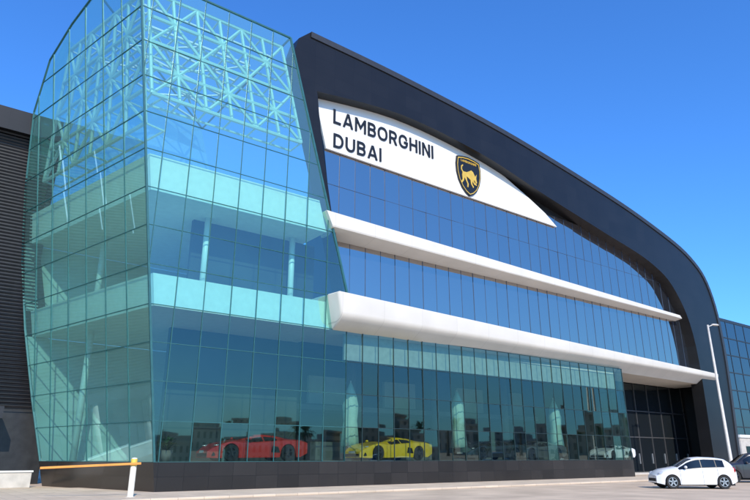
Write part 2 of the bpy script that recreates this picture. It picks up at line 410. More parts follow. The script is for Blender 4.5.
for i in range(4): mb.beam(rim[i], rim[(i+1)%4], 0.10, 0.10)
mb.build('roof_rim', M['tower_mullion'], tower)
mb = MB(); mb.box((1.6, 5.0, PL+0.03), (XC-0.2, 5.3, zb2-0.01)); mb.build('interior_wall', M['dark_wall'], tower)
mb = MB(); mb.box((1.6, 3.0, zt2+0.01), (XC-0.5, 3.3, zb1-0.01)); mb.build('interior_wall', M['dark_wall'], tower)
for (x, y, both) in ((2.2, 2.4, False), (7.6, 2.4, False), (-1.6, 9.0, True)):
    for z0, z1 in ((PL+0.03, zb2-0.005), (zt2+0.005, zb1-0.005)):
        if z0 < zb2 and not both: continue
        mb = MB(); mb.tube((x,y,z0),(x,y,z1),0.18,0.18,16); mb.build('column', M['white_steel'], tower, True)
def lattice(pts4, nu, nv, r, name, off=(0,0,0), r2=0.6):
    a, b, c, d = [Vector(p) for p in pts4]; mb = MB(); off = Vector(off)
    P = lambda i, j: (a.lerp(b, i/nu)).lerp(d.lerp(c, i/nu), j/nv)
    for j in range(nv+1): mb.tube(P(0,j), P(nu,j), r, n=6)
    for i in range(nu+1): mb.tube(P(i,0), P(i,nv), r*0.85, n=6)
    for j in range(nv):
        for i in range(nu):
            if (i + j) % 2: mb.tube(P(i,j+1), P(i+1,j), r*0.8, n=6)
            else: mb.tube(P(i,j), P(i+1,j+1), r*0.8, n=6)
    if off.length:
        for j in range(nv+1): mb.tube(P(0,j)+off, P(nu,j)+off, r*r2, n=6)
        for j in range(nv+1):
            for i in range(nu+1): mb.tube(P(i,j), P(i,j)+off, r*r2*0.8, n=6)
    return mb.build(name, M['truss_steel'], tower)
inn = -nl*0.6
zl0 = zt1 + 2.0; zt_ = ZR - 0.45
lattice([lmap(0.9, zl0)+inn, lmap(silz(zl0)-1.2, zl0)+inn, lmap(silz(zt_)-0.7, zt_)+inn, lmap(0.9, zt_)+inn], 6, 4, 0.12, 'wall_truss', -nl*1.1)
zl1 = zt1 + 3.6
lattice([(corner(zl1).x+0.6, 0.6, zl1), (redge(zl1)-0.5, 0.6, zl1), (redge(zt_)-0.4, 0.6, zt_), (corner(zt_).x+0.6, 0.6, zt_)], 6, 4, 0.12, 'wall_truss', (0, 1.3, 0))
rr = ring(zt_, 0.9)
lattice([rr[0]+Vector((0.8,2.8,0.1)), rr[1]+Vector((-0.2,2.8,0.1)), rr[2]+Vector((-0.2,-1.5,0.1)), rr[3]+Vector((1.6,-0.4,0.1))], 4, 4, 0.09, 'roof_truss')

# ------------------------------------------------------------------ showroom building
show = thing('showroom_building', 'long black arched showroom with white lettered panel and white canopy over glass front', 'building', O, TH)
XE = L(632, 458, 0).x
top_l = L(349, 336, 0).z; top_r = L(631, 374, 0).z
ztop = max(top_l, top_r) + 0.3
low_poly = [(XC, PL), (XE, PL), (XE, ztop), (XC, ztop)]
us = lin(XC, XE, 24)
curtain(show, low_poly, us, [lin(PL, ztop, 4)], lambda u, z: Vector((u, 0.0, z)), (0,-1,0), M['glass_low'], M['mullion'], 0.032, 0.06, 0.018)
side_poly = [(0, PL), (2.4, PL), (2.4, ztop), (0, ztop)]
curtain(show, side_poly, lin(0, 2.4, 2), [lin(PL, ztop, 4)], lambda u, z: Vector((XE, u, z)), (1,0,0), M['glass_low'], M['mullion'], 0.05, 0.09, 0.008)
mb = MB(); mb.box((XC+0.06, -0.06, 0), (XE+0.06, 4.4, PL)); mb.build('plinth', M['plinth'], show)
mb = MB(); mb.box((XC+0.1, 0.3, PL+0.002), (XE-0.13, 10.9, PL+0.03)); mb.build('interior_floor', M['int_floor'], show)
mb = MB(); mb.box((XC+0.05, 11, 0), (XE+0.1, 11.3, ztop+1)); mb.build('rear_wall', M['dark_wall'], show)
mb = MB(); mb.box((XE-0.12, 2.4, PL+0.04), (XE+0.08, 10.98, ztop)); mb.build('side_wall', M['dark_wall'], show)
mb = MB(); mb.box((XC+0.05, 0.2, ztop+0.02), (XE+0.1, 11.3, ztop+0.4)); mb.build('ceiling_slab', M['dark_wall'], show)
mb = MB(); mb.box((XC+0.3, 0.6, ztop-1.6), (XE-0.2, 0.8, ztop+0.01)); mb.build('reflection_strip', M['aqua'], show)  # added panel whose pale colour stands in for bright reflection in the top panes
for x in (XC+6, XC+14, XC+22, XC+30):
    mb = MB(); mb.tube((x, 8, PL+0.03), (x, 8, ztop+0.02), 0.3, n=16); mb.build('interior_column', M['mid_wall'], show, True)
mb = MB(); mb.box((XC+0.3, 8.6, 4.6), (XE-0.4, 10.95, 4.95)); mb.build('mezzanine_slab', M['mid_wall'], show)
for x in (XC+4, XC+11, XC+19, XC+26):
    mb = MB(); mb.box((x, 10.6, 5.2), (x+3.2, 10.9, 7.2)); mb.build('wall_panel', M['pale_wall'], show)
for x in (XC+2, XC+9.5, XC+17, XC+24.5, XC+31):
    mb = MB(); mb.box((x, 6.2, PL+0.03), (x+2.4, 6.9, PL+1.15)); mb.build('counter', M['mid_wall'], show, bevel=0.03)

# black frame
outer_px = [(343,291),(329,215),(303,100),(294,52),(299,38),(311,32),(400,75),(500,128),(600,189),(655,227),(690,257),(710,290),(725,350),(740,456)]
inner_px = [(347,291),(332,215),(323,150),(319,112),(318,98),(317,91),(400,114),(480,153),(545,195),(602,231),(650,262),(676,292),(696,346),(714,458)]
YF, YFB = 0.25, 1.4
def cr(pts, sub):
    out = []
    n = len(pts)
    for i in range(n-1):
        p0 = pts[max(i-1,0)]; p1 = pts[i]; p2 = pts[i+1]; p3 = pts[min(i+2,n-1)]
        for k in range(sub):
            t = k/sub
            out.append(tuple(0.5*((2*p1[j])+(-p0[j]+p2[j])*t+(2*p0[j]-5*p1[j]+4*p2[j]-p3[j])*t*t+(-p0[j]+3*p1[j]-3*p2[j]+p3[j])*t**3) for j in (0,1)))
    out.append(pts[-1]); return out
oc = outer_px[:5] + cr(outer_px[5:], 6)
ic = inner_px[:5] + cr(inner_px[5:], 6)
oL = [L(x, y, YF) for x, y in oc]; oL[-1].z = 0
iL = [L(x, y, YF) for x, y in ic]; iL[-1].z = 0
n = len(oL)
DY = Vector((0, YFB-YF, 0))
mb = MB()
for i in range(n-1): mb.poly([oL[i], oL[i+1], iL[i+1], iL[i]])
for i in range(n-1):
    mb.poly([oL[i], oL[i+1], oL[i+1]+DY, oL[i]+DY]); mb.poly([iL[i], iL[i]+DY, iL[i+1]+DY, iL[i+1]])
    mb.poly([oL[i]+DY, oL[i+1]+DY, iL[i+1]+DY, iL[i]+DY])
mb.poly([oL[0], iL[0], iL[0]+DY, oL[0]+DY])
mb.build('arched_frame', M['black_stone'], show)
mb = MB()
for i in range(5, n-1):
    a, b = oL[i], oL[i+1]; dd = (b-a); dd.y = 0; dd.normalize(); nn = Vector((dd.z, 0, -dd.x)); f = Vector((0,-0.08,0))
    mb.poly([a+f, b+f, b+f+nn*0.42, a+f+nn*0.42]); mb.poly([a+f+nn*0.42, b+f+nn*0.42, b+nn*0.42, a+nn*0.42]); mb.poly([a+f, b+f, b, a])
mb.build('edge_trim', pbr('trim_metal', (0.030, 0.031, 0.034), 0.45), show)
st = next(i for i, p in enumerate(oL) if i > 5 and p.x > oL[5].x + 5)
prof = [p + DY + Vector((0,0.01,-0.15)) for p in oL[st:] if p.z > ztop+1.6]
mb = MB()
loop = prof + [Vector((prof[-1].x, prof[-1].y, ztop+1.4)), Vector((prof[0].x, prof[0].y, ztop+1.4))]
mb.prism([q + Vector((0,0.6,0)) for q in loop], (0, 8, 0)); mb.build('roof_shell', M['black_stone'], show)

YG = 1.25
def lp(px, py, y=YG): v = L(px, py, y); return (v.x, v.z)
up_poly = [lp(324,147), lp(331,216), lp(702,324), lp(698,300), lp(660,256), lp(556,217)]
z_top = max(p[1] for p in up_poly); z_bot = min(p[1] for p in up_poly)
x0 = min(p[0] for p in up_poly); x1 = max(p[0] for p in up_poly)
curtain(show, up_poly, lin(x0, x1, 38), [[z_bot-0.1, z_bot + (z_top-z_bot)*0.5, z_top+0.1]], lambda u, z: Vector((u, YG, z)), (0,-1,0), M['glass_blue'], M['blue_mullion'], 0.020, 0.034, 0.008, 'upper_')
md_poly = [lp(334,229), lp(349,304), lp(708,376), lp(702,321)]
z_top = max(p[1] for p in md_poly); z_bot = min(p[1] for p in md_poly)
x0 = min(p[0] for p in md_poly); x1 = max(p[0] for p in md_poly)
curtain(show, md_poly, lin(x0, x1, 38), [[z_bot-0.1, z_top+0.1]], lambda u, z: Vector((u, YG, z)), (0,-1,0), M['glass_blue'], M['blue_mullion'], 0.020, 0.034, 0.008, 'upper_')
mb = MB(); yb_ = 1.42; bl = [L(316,70,yb_), L(352,310,yb_), L(710,380,yb_), L(702,300,yb_), L(664,252,yb_), L(556,192,yb_), L(400,93,yb_)]
mb.prism(bl, (0,0.3,0)); mb.build('backing_wall', M['recess'], show)

# white sign panel
YS = 1.05
sgp = [(314,90),(326,148),(557,227),(545,213),(530,199),(505,177),(480,159),(440,135),(400,116),(360,103)]
pts = [L(x, y, YS) for x, y in sgp]
mb = MB(); mb.prism(pts, (0,0.15,0)); sign = mb.build('sign_panel', M['sign_white'], show)
a0 = L(333, 123, YS); a1 = L(433, 159, YS); at_ = L(333, 109, YS)
word('LAMBORGHINI', (a0.x, a0.z), a1.x-a0.x, at_.z-a0.z, YS-0.07, YS-0.01, M['black_paint'], sign, (a1.z-a0.z)/(a1.x-a0.x))
b0 = L(333, 147, YS); b1 = L(381, 162, YS); bt = L(333, 133, YS)
word('DUBAI', (b0.x, b0.z), b1.x-b0.x, bt.z-b0.z, YS-0.07, YS-0.01, M['black_paint'], sign, (b1.z-b0.z)/(b1.x-b0.x))
sc_ = L(468, 177, YS); hw = (L(480,177,YS).x - L(456,177,YS).x)/2; hh = (L(468,158,YS).z - L(468,196,YS).z)/2
shield = [(-0.92,0.88),(-0.5,0.96),(0,1.0),(0.5,0.96),(0.92,0.88),(1.0,0.5),(0.98,0.1),(0.85,-0.3),(0.6,-0.65),(0.3,-0.88),(0,-1.0),(-0.3,-0.88),(-0.6,-0.65),(-0.85,-0.3),(-0.98,0.1),(-1.0,0.5)]
def shl(k, y): return [Vector((sc_.x + u*hw*k, y, sc_.z + v*hh*k)) for u, v in shield]
mb = MB(); mb.prism(shl(1.0, YS-0.12), (0,0.11,0)); emb = mb.build('emblem', M['black_paint'], sign)
mb = MB(); oa = shl(0.93, YS-0.14); ob = shl(0.885, YS-0.14)
for i in range(len(oa)):
    j = (i+1) % len(oa); mb.poly([oa[i], oa[j], ob[j], ob[i]])
mb.build('emblem_border', M['gold'], emb)
bull = [(-0.55,0.28),(-0.25,0.30),(0.0,0.42),(0.22,0.54),(0.40,0.46),(0.52,0.28),(0.60,0.18),(0.76,0.38),(0.69,0.10),(0.70,0.02),(0.75,-0.22),(0.62,-0.30),(0.54,-0.12),(0.42,-0.10),(0.50,-0.27),(0.70,-0.33),(0.72,-0.42),(0.46,-0.40),(0.30,-0.20),(0.26,-0.40),(0.41,-0.58),(0.34,-0.66),(0.15,-0.45),(0.10,-0.16),(-0.15,-0.04),(-0.28,0.0),(-0.24,-0.26),(-0.11,-0.48),(-0.15,-0.72),(-0.25,-0.72),(-0.22,-0.50),(-0.38,-0.26),(-0.50,-0.10),(-0.56,-0.34),(-0.78,-0.58),(-0.86,-0.50),(-0.68,-0.28),(-0.70,0.0),(-0.66,0.2),(-0.79,0.38),(-0.77,0.64),(-0.60,0.76),(-0.57,0.68),(-0.69,0.58),(-0.70,0.40),(-0.60,0.29)]
mb = MB(); mb.prism([Vector((sc_.x+u*hw*0.82, YS-0.15, sc_.z+v*hh*0.74-0.05*hh)) for u, v in bull], (0,0.03,0)); mb.build('emblem_bull', M['gold'], emb)
word('LAMBORGHINI', (sc_.x-hw*0.62, sc_.z+hh*0.66), hw*1.24, hh*0.11, YS-0.15, YS-0.12, M['gold'], emb, 0, 0.16, True, 'emblem_lettering')

def loft(name, secs, mat, parent, deg=40):
    mb = MB(); n = len(secs[0])
    for a, b in zip(secs[:-1], secs[1:]):
        for i in range(n): mb.poly([a[i], a[(i+1)%n], b[(i+1)%n], b[i]])
    mb.poly(secs[0]); mb.poly(secs[-1][::-1])
    o = mb.build(name, mat, parent); smooth_angle(o, deg); return o
yn = -0.25
fl_t, fl_b = L(327,210,yn), L(332,232,yn+0.3); fr_t, fr_b = L(687,314,yn), L(687,319,yn+0.3)
secs = []
for i in range(13):
    t = i/12; T = fl_t.lerp(fr_t, t); B = fl_b.lerp(fr_b, t); h = T.z - B.z
    X = lambda z: B.x + (T.x-B.x)*(z-B.z)/max(h,0.01)
    yf = yn + 0.7*t
    row = [(YG, T.z+0.05), (yf+0.03, T.z+0.01), (yf, T.z-0.03*h), (yf+0.01, T.z-0.70*h), (yf+0.05, T.z-0.78*h), (min(YG-0.05, yf+0.85), B.z), (YG, B.z-0.01)]
    secs.append([Vector((X(z), y, z)) for y, z in row])
loft('fin', secs, M['white_panel'], show, 20)
yn = -1.15
ca_t, ca_b = L(340,291,yn), L(344,331,-0.1); cz_t, cz_b = L(718,374,-0.15), L(718,387,0.9)
secs = []
for i in range(25):
    t = i/24; T = ca_t.lerp(cz_t, t); B = ca_b.lerp(cz_b, t); h = T.z - B.z
    X = lambda z: T.x + 0.35*(1-t)*max(0,(T.z-z))/max(h,0.01)
    yf = yn + (-0.15-yn)*t; yk = -0.05 + 0.95*t; ff = 0.66 - 0.28*t; d_ = yk-yf
    row = [(YG+0.2, T.z+0.12), (yf+0.04, T.z+0.01), (yf, T.z-0.02*h), (yf+0.02*d_, T.z-(ff-0.10)*h), (yf+0.06*d_, T.z-(ff-0.02)*h), (yf+0.15*d_, T.z-(ff+0.05)*h), (yf+0.32*d_, T.z-(ff+0.13)*h), (yk, B.z), (4.4, B.z+0.02), (4.4, T.z+0.1)]
    secs.append([Vector((X(z), y, z)) for y, z in row])
s0 = secs[0]; cz_ = sum(p.z for p in s0[:8])/8; heads = []
for dx, k_ in ((-0.08, 0.93), (-0.05, 0.975)):
    heads.append([Vector((p.x+dx, (YG+(p.y-YG)*k_) if p.y < YG else p.y, cz_+(p.z-cz_)*k_)) for p in s0])
loft('canopy', heads + secs, M['white_panel'], show, 32)
XL = iL[-1].x; XO = oL[-1].x
YR = 4.6
mb = MB(); mb.box((XE+0.1, YR+0.1, 0), (XO+0.3, YR+0.4, ztop+1.2)); mb.build('recess_wall', M['recess'], show)
mb = MB(); mb.box((XO-0.9, YFB+0.01, 0), (XO-0.5, YR+0.09, ztop+1.2)); mb.build('recess_side_wall', M['black_stone'], show)
n5 = 8
for i in range(n5):
    xa = XE+0.3 + (XO-XE-1.4)/n5*i; xb = xa + (XO-XE-1.4)/n5 - 0.12
    mb = MB(); mb.box((xa, YR, 0.05), (xb, YR+0.08, 3.2)); d = mb.build('entrance_door', M['glass_dark'], show)
    mb = MB(); mb.box((xb-0.35, YR-0.08, 0.9), (xb-0.28, YR-0.02, 1.8)); mb.build('handle', M['silver_metal'], d)
    mb = MB(); mb.box((xa, YR, 3.32), (xb, YR+0.08, 5.6)); mb.build('entrance_window', M['glass_dark'], show)
    mb = MB(); mb.box((xa, YR, 5.7), (xb, YR+0.08, 8.6)); mb.build('entrance_window', M['glass_dark'], show)
    mb = MB(); mb.box((xb+0.02, YR-0.06, 0.04), (xb+0.10, YR+0.02, 8.6)); mb.build('entrance_post', M['grey_paint'], show)
for z in (3.26, 5.65):
    mb = MB(); mb.box((XE+0.2, YR-0.05, z-0.05), (XO-1.0, YR-0.003, z+0.05)); mb.build('entrance_rail', M['grey_paint'], show)
mb = MB(); mb.box((XE+0.2, 2.8, 0.036), (XL-0.2, YR-0.1, 0.17)); mb.build('entrance_step', M['concrete'], show)

# folded parasols standing inside behind the glass
for px, lab in ((350, 'folded mint parasol at the left end of the yellow sports car'), (459, 'folded mint parasol just right of the yellow sports car'), (557, 'folded mint parasol farthest right behind the showroom glass')):
    p = L(px, 445, 3.4); p.z = PL+0.03
    t = thing('folded_parasol', lab, 'parasol', toW(p), 0)
    mb = MB(); mb.lathe([(0,0),(0.45,0),(0.45,0.08),(0.08,0.14),(0,0.14)], n=18); mb.build('base', M['silver_metal'], t)
    mb = MB(); mb.tube((0,0,0.12),(0,0,4.75),0.05,n=10); mb.build('pole', M['white_steel'], t, True)
    mb = MB(); mb.lathe([(0.30,0.75),(0.52,0.85),(0.47,1.6),(0.40,2.3),(0.44,2.7),(0.47,3.2),(0.36,3.8),(0.16,4.35),(0.06,4.6),(0,4.62)], n=20, wob=0.10); mb.build('canopy', M['mint'], t, True)

# ------------------------------------------------------------------ louvred building at the left
YW = 13.2
lv = thing('louvred_building', 'dark building with horizontal louvres and black fascia at the left edge', 'building', O, TH)
f0 = L(0,108,YW).z; f1 = L(0,130,YW).z; lb = L(0,408,YW).z; sb = L(0,420,YW).z
xl, xr = -34, L(29,300,YW).x
xr2 = L(44,450,YW).x
mb = MB(); mb.box((xl, YW-0.5, f1), (xr+0.1, YW+14, f0)); mb.build('fascia', M['black_stone'], lv)
mb = MB()
z = lb
while z < f1-0.1:
    mb.beam((xl, YW, z+0.1), (xr+(xr2-xr)*max(0, 1-(z-lb)/9.0), YW, z+0.1), 0.13, 0.025, (0,-0.7,0.7)); z += 0.22
mb.build('louvre_screen', M['louvre'], lv)
mb = MB(); mb.beam((xr2+0.05,YW-0.05,lb),(xr+0.05,YW-0.05,lb+9),0.35,0.3,(1,0,0)); mb.beam((xr+0.05,YW-0.05,lb+8.9),(xr+0.05,YW-0.05,f1),0.35,0.3,(1,0,0)); mb.build('edge_post', M['louvre'], lv)
mb = MB(); mb.prism([(xl,YW+0.4,0),(xr2,YW+0.4,0),(xr2,YW+0.4,lb),(xr,YW+0.4,lb+9),(xr,YW+0.4,f1-0.01),(xl,YW+0.4,f1-0.01)], (0,13,0)); mb.build('wall', M['recess'], lv)
mb = MB(); mb.box((xl, YW-2.0, sb), (xr-0.5, YW+0.39, lb-0.02)); mb.build('canopy_slab', M['louvre'], lv)
for x in (-8.5, -11.5, -14.5):
    mb = MB(); mb.box((x, YW-0.25, f1-6), (x+0.12, YW-0.12, f1)); mb.build('bracket_post', M['silver_metal'], lv)
for x in (-7.5, -12, -17):
    mb = MB(); mb.tube((x, YW-1.6, 0), (x, YW-1.6, sb-0.005), 0.22, n=14); mb.build('column', M['concrete'], lv, True)
for x in (-6.5, -9.5, -13, -16):
    mb = MB(); mb.box((x-2, YW+0.3, 0.05), (x, YW+0.38, sb-0.4)); mb.build('window', M['glass_dark'], lv)
wl = thing('low_wall', 'low pale rendered wall at the foot of the louvred building, far left', 'wall', O, TH)
p = L(2, 480, 9.0)
mb = MB(); mb.box((p.x-10, 8.8, 0), (L(30,480,9.0).x, 9.1, 0.75)); mb.build('wall_body', M['concrete'], wl, bevel=0.02)
mb = MB(); mb.box((p.x-10, 8.74, 0.752), (L(30,480,9.0).x+0.05, 9.16, 0.83)); mb.build('coping', M['cream'], wl)

# ------------------------------------------------------------------ barrier
bp = ground(130, 498)
bar = thing('barrier_gate', 'orange barrier arm on a cream and yellow post in front of the glass tower', 'barrier', bp, R(10))
mb = MB(); mb.lathe([(0,0),(0.20,0),(0.20,0.03),(0.115,0.05),(0.115,1.40),(0.10,1.46),(0,1.48)], n=18); mb.build('post', M['cream_paint'], bar, True)
mb = MB(); mb.lathe([(0.117,1.16),(0.121,1.17),(0.121,1.42),(0.117,1.43)], n=18); mb.build('post_band', M['yellow'], bar, True)
mb = MB(); mb.beam((0.3,-0.17,1.26), (-3.35,-0.17,1.10), 0.085, 0.06); mb.build('arm', M['orange'], bar, bevel=0.012)

# ------------------------------------------------------------------ street lamp
lp0 = at_depth(734, 50)
sl = thing('street_lamp', 'tall pale street lamp with one short arm before the black arch', 'street lamp', lp0, R(20))
d = ray(710, 325); hL = CAM.z + d.z/d.y*50
mb = MB(); mb.lathe([(0.0,0),(0.3,0),(0.3,0.03),(0.16,0.06),(0.15,1.2),(0.13,1.25),(0.07,hL),(0,hL+0.02)], n=14); mb.build('pole', M['lamp_pole'], sl, True)
mb = MB(); mb.tube((0,0,hL-0.15), (0.5,0,hL+0.03), 0.04, n=8); mb.build('arm', M['lamp_pole'], sl)
mb = MB(); mb.lathe([(0,0.10),(0.16,0.07),(0.2,0.0),(0.14,-0.05),(0,-0.06)], (0,0,0), 14)
mb.v = [(0.8 + x*2.0, y*0.8, z + hL+0.05) for x, y, z in mb.v]
mb.build('lamp_head', M['lamp_pole'], sl, True)

# ------------------------------------------------------------------ glass office block at the right
q0 = at_depth(721, 120)
ob = thing('office_building', 'dark blue glass office block far right behind the street lamp', 'building', q0, TH)
hB = CAM.z + (ray(722,314).z/ray(722,314).y)*120
mb = MB(); mb.box((0,0,0),(40,25,hB)); mb.build('wall', M['glass_navy'], ob)
nf = 8
for i in range(nf+1):
    z = hB*i/nf
    mb = MB(); mb.box((-0.1,-0.1,max(0,z-0.1)),(40.1,25.1,z+0.1 if i<nf else z+0.5)); mb.build('floor_band', M['recess'], ob)
for i in range(11):
    mb = MB(); mb.box((i*4-0.05,-0.07,0),(i*4+0.05,-0.005,hB)); mb.build('mullion', M['recess'], ob)
ob2p = at_depth(745, 95)
ob2 = thing('low_block', 'low beige block behind the parked cars at the right edge', 'building', ob2p, TH)
mb = MB(); mb.box((0,0,0),(30,12,4.2)); mb.build('wall', M['concrete'], ob2)
mb = MB(); mb.box((-0.2,-0.2,4.21),(30.2,12.2,4.6)); mb.build('parapet', M['cream'], ob2)
for i in range(5):
    mb = MB(); mb.box((1.5+i*5,-0.06,1.0),(4.5+i*5,-0.01,3.0)); mb.build('window', M['glass_dark'], ob2)

# ------------------------------------------------------------------ cars
def interp(pts, x):
    if x <= pts[0][0]: return pts[0][1]
    for (x0,y0),(x1,y1) in zip(pts[:-1], pts[1:]):
        if x <= x1: return y0 + (y1-y0)*(x-x0)/(x1-x0)
    return pts[-1][1]
def smooth_interp(pts, x, h=0.05):
    return (interp(pts,x-h)+2*interp(pts,x)+interp(pts,x+h))/4
def make_car(name, label, cat, S, paint_m, loc, rz, group=None, rim='rim'):
    root = thing(name, label, cat, loc, rz, group)
    Lh = S['L']/2; W = S['W']; wr = S['wheel_r']; ra = wr*1.10
    xsn = sorted(set([round(-Lh + S['L']*i/72, 4) for i in range(73)] + [round(w+d, 4) for w in S['axles'] for d in (-ra, -ra*0.97, -ra*0.85, 0, ra*0.85, ra*0.97, ra)]))
    def sec(x):
        w = W/2*smooth_interp(S['width'], x, 0.08); zs = smooth_interp(S['belt'], x, 0.06); zr = smooth_interp(S['roof'], x, 0.06)
        zb = interp(S['sill'], x)
        for wx in S['axles']:
            if abs(x-wx) < ra: zb = max(zb, wr + math.sqrt(max(0, ra*ra-(x-wx)**2)))
        zb = min(zb, zs-0.03)
        cab = max(0, min(1, (zr-zs-0.06)/0.3))
        y5 = (w*0.86)*(1-cab) + (w*S['roofw'])*cab
        z5 = (zs+(zr-zs)*0.6)*(1-cab) + (zr-0.06)*cab
        zm = max(zb+0.02, zs-(zs-S['sill'][1][1])*0.42)
        return [(w-0.14, zb), (w*0.985, zb), (w, min(zm, zs-0.02)), (w*0.985, zs-0.015), (w*0.95, zs), (y5, z5), (y5-0.12*(y5/w), zr-0.012), (0, zr+0.02)]
    mb = MB(); n = 15
    for x in xsn:
        s = sec(x); mb.v += [(x, y, z) for y, z in s] + [(x, -y, z) for y, z in s[-2::-1]]
    for i in range(len(xsn)-1):
        for k in range(n-1): mb.f.append((i*n+k, (i+1)*n+k, (i+1)*n+k+1, i*n+k+1))
    mb.f.append(tuple(range(n))); b = (len(xsn)-1)*n; mb.f.append(tuple(b+n-1-k for k in range(n)))
    body = mb.build('body', paint_m, root); smooth_angle(body, 38)
    mb = MB(); mb.box((-Lh+0.15, -W/2+0.16, 0.16), (Lh-0.3, W/2-0.16, S['sill'][1][1]+0.24)); mb.build('underbody', M['rubber'], root)
    def side_patch(xa, xb, v0, v1, off, nm, mat, sg):
        mb = MB(); cols = lin(xa, xb, 10); g0 = []
        for x in cols:
            s = sec(x); p, q = Vector((x, s[4][0], s[4][1])), Vector((x, s[5][0], s[5][1]))
            row = []
            for v in (v0, (v0+v1)/2, v1):
                c = p.lerp(q, v); row.append(Vector((x, sg*(c.y+off), c.z+off*0.4)))
            g0.append(row)
        for i in range(len(cols)-1):
            for k in range(2): mb.poly([g0[i][k], g0[i+1][k], g0[i+1][k+1], g0[i][k+1]])
        mb.build(nm, mat, root, True)
    for sg in (1, -1):
        if 'pillar' in S: side_patch(S['pillar'][0], S['pillar'][1], 0.04, 0.93, 0.006, 'pillar_trim', M['black_paint'], sg)
        for (xa, xb) in S['side_win']: side_patch(xa, xb, 0.10, 0.88, 0.011, 'side_window', M['car_glass'], sg)
    for nm, (xa, xb), sg in (('windscreen', S['windscreen'], 1), ('rear_window', S['rear_win'], -1)):
        mb = MB(); cols = lin(xa, xb, 6); g0 = []
        for x in cols:
            s = sec(x); row = []
            pts_ = [(s[5][0]*0.93, s[5][1]+(s[6][1]-s[5][1])*0.4), (s[6][0]*0.95, s[6][1]), (0, s[7][1])]
            for y, z in pts_ + [(-y, z) for y, z in pts_[-2::-1]]: row.append(Vector((x+sg*0.006, y, z+0.010)))
            g0.append(row)
        for i in range(len(cols)-1):
            for k in range(4): mb.poly([g0[i][k], g0[i+1][k], g0[i+1][k+1], g0[i][k+1]])
        mb.build(nm, M['car_glass'], root, True)
    for wx in S['axles']:
        for sg in (1, -1):
            yo = W/2 - 0.03; tw = 0.2
            mb = MB(); mb.lathe([(wr*0.66, -tw/2),(wr*0.95,-tw/2),(wr,-tw/2+0.03),(wr,tw/2-0.03),(wr*0.95,tw/2),(wr*0.66,tw/2-0.01),(wr*0.66,-tw/2)], (wx, sg*(yo-tw/2), wr), 28, 'y')
            ty = mb.build('wheel', M['rubber'], root, False); smooth_angle(ty, 40)
            mb = MB(); yy = sg*(yo-0.025)
            mb.lathe([(wr*0.67, -0.01),(wr*0.67,0.012),(wr*0.60,0.012),(wr*0.58,-0.03)], (wx, yy, wr), 28, 'y')
            for k in range(5):
                a = 2*math.pi*k/5 + 0.3; dx, dz = math.cos(a), math.sin(a)
                mb.beam((wx, yy, wr), (wx+dx*wr*0.62, yy, wr+dz*wr*0.62), 0.025, wr*0.2, (0,1,0))
            mb.build('rim', M[rim], ty)
            mb = MB(); mb.lathe([(0.001,0),(wr*0.64,0)], (wx, sg*(yo-0.10), wr), 20, 'y'); mb.build('brake_disc', M['rim_dark'], ty, fix=False)
    for sg in (1, -1):
        x, y, z, sx, sy, sz = S['head']; mb = MB(); mb.lathe([(0,1),(0.5,0.87),(0.87,0.5),(1,0),(0.87,-0.5),(0.5,-0.87),(0,-1)], n=14)
        mb.v = [(x+a*sx, sg*y+b_*sy, z+c*sz) for a, b_, c in mb.v]; mb.build('headlight', M['lamp_clear'], root, True)
        x, y, z, sx, sy, sz = S['tail']; mb = MB(); mb.lathe([(0,1),(0.5,0.87),(0.87,0.5),(1,0),(0.87,-0.5),(0.5,-0.87),(0,-1)], n=14)
        mb.v = [(x+a*sx, sg*y+b_*sy, z+c*sz) for a, b_, c in mb.v]; mb.build('tail_light', M['lamp_red'], root, True)
        x, z = S['mirror']; mb = MB(); mb.lathe([(0,1),(0.6,0.8),(1,0.2),(1,-0.3),(0.6,-0.9),(0,-1)], n=12)
        mb.v = [(x+a*0.07, sg*(W/2+0.06)+b_*0.11, z+c*0.07) for a, b_, c in mb.v]; mb.build('door_mirror', paint_m, root, True)
        for xd in S['doors']:
            mb = MB(); s0 = sec(xd)
            for k in range(1, 4):
                p, q = s0[k], s0[k+1]; mb.beam((xd, sg*(p[0]+0.001), p[1]), (xd, sg*(q[0]+0.001), q[1]), 0.008, 0.010, (0,1,0))
            mb.build('door_seam', M['rubber'], root)
        for xd in S['handles']:
            s0 = sec(xd); mb = MB(); mb.box((xd-0.09, sg*(s0[3][0]+0.012)-0.012, s0[3][1]-0.11), (xd+0.09, sg*(s0[3][0]+0.012)+0.012, s0[3][1]-0.075)); mb.build('door_handle', paint_m, root)
        if 'intake' in S:
            for (xa, xb, za, zb_) in S['intake']:
                s0 = sec((xa+xb)/2); mb = MB(); yy = s0[2][0]
                mb.prism([(xa, sg*(yy-0.06), za), (xb, sg*(yy-0.06), za+0.02), (xb-0.06, sg*(yy-0.06), zb_), (xa+0.1, sg*(yy-0.06), zb_-0.04)], (0, sg*0.075, 0)); mb.build('air_intake', M['rubber'], root)
    mb = MB(); z = S['grille']; mb.box((Lh-0.05, -W*0.30, z-0.07), (Lh+0.012, W*0.30, z+0.07)); mb.build('grille', M['rubber'], root, bevel=0.01)
    mb = MB(); mb.box((Lh+0.01, -0.25, z+0.09), (Lh+0.022, 0.25, z+0.19)); mb.build('licence_plate', M['plate'], root)
    mb = MB(); zr_ = S['tail'][2]-0.22; mb.box((-Lh-0.022, -0.25, zr_), (-Lh-0.006, 0.25, zr_+0.11)); mb.build('licence_plate', M['plate'], root)
    return root
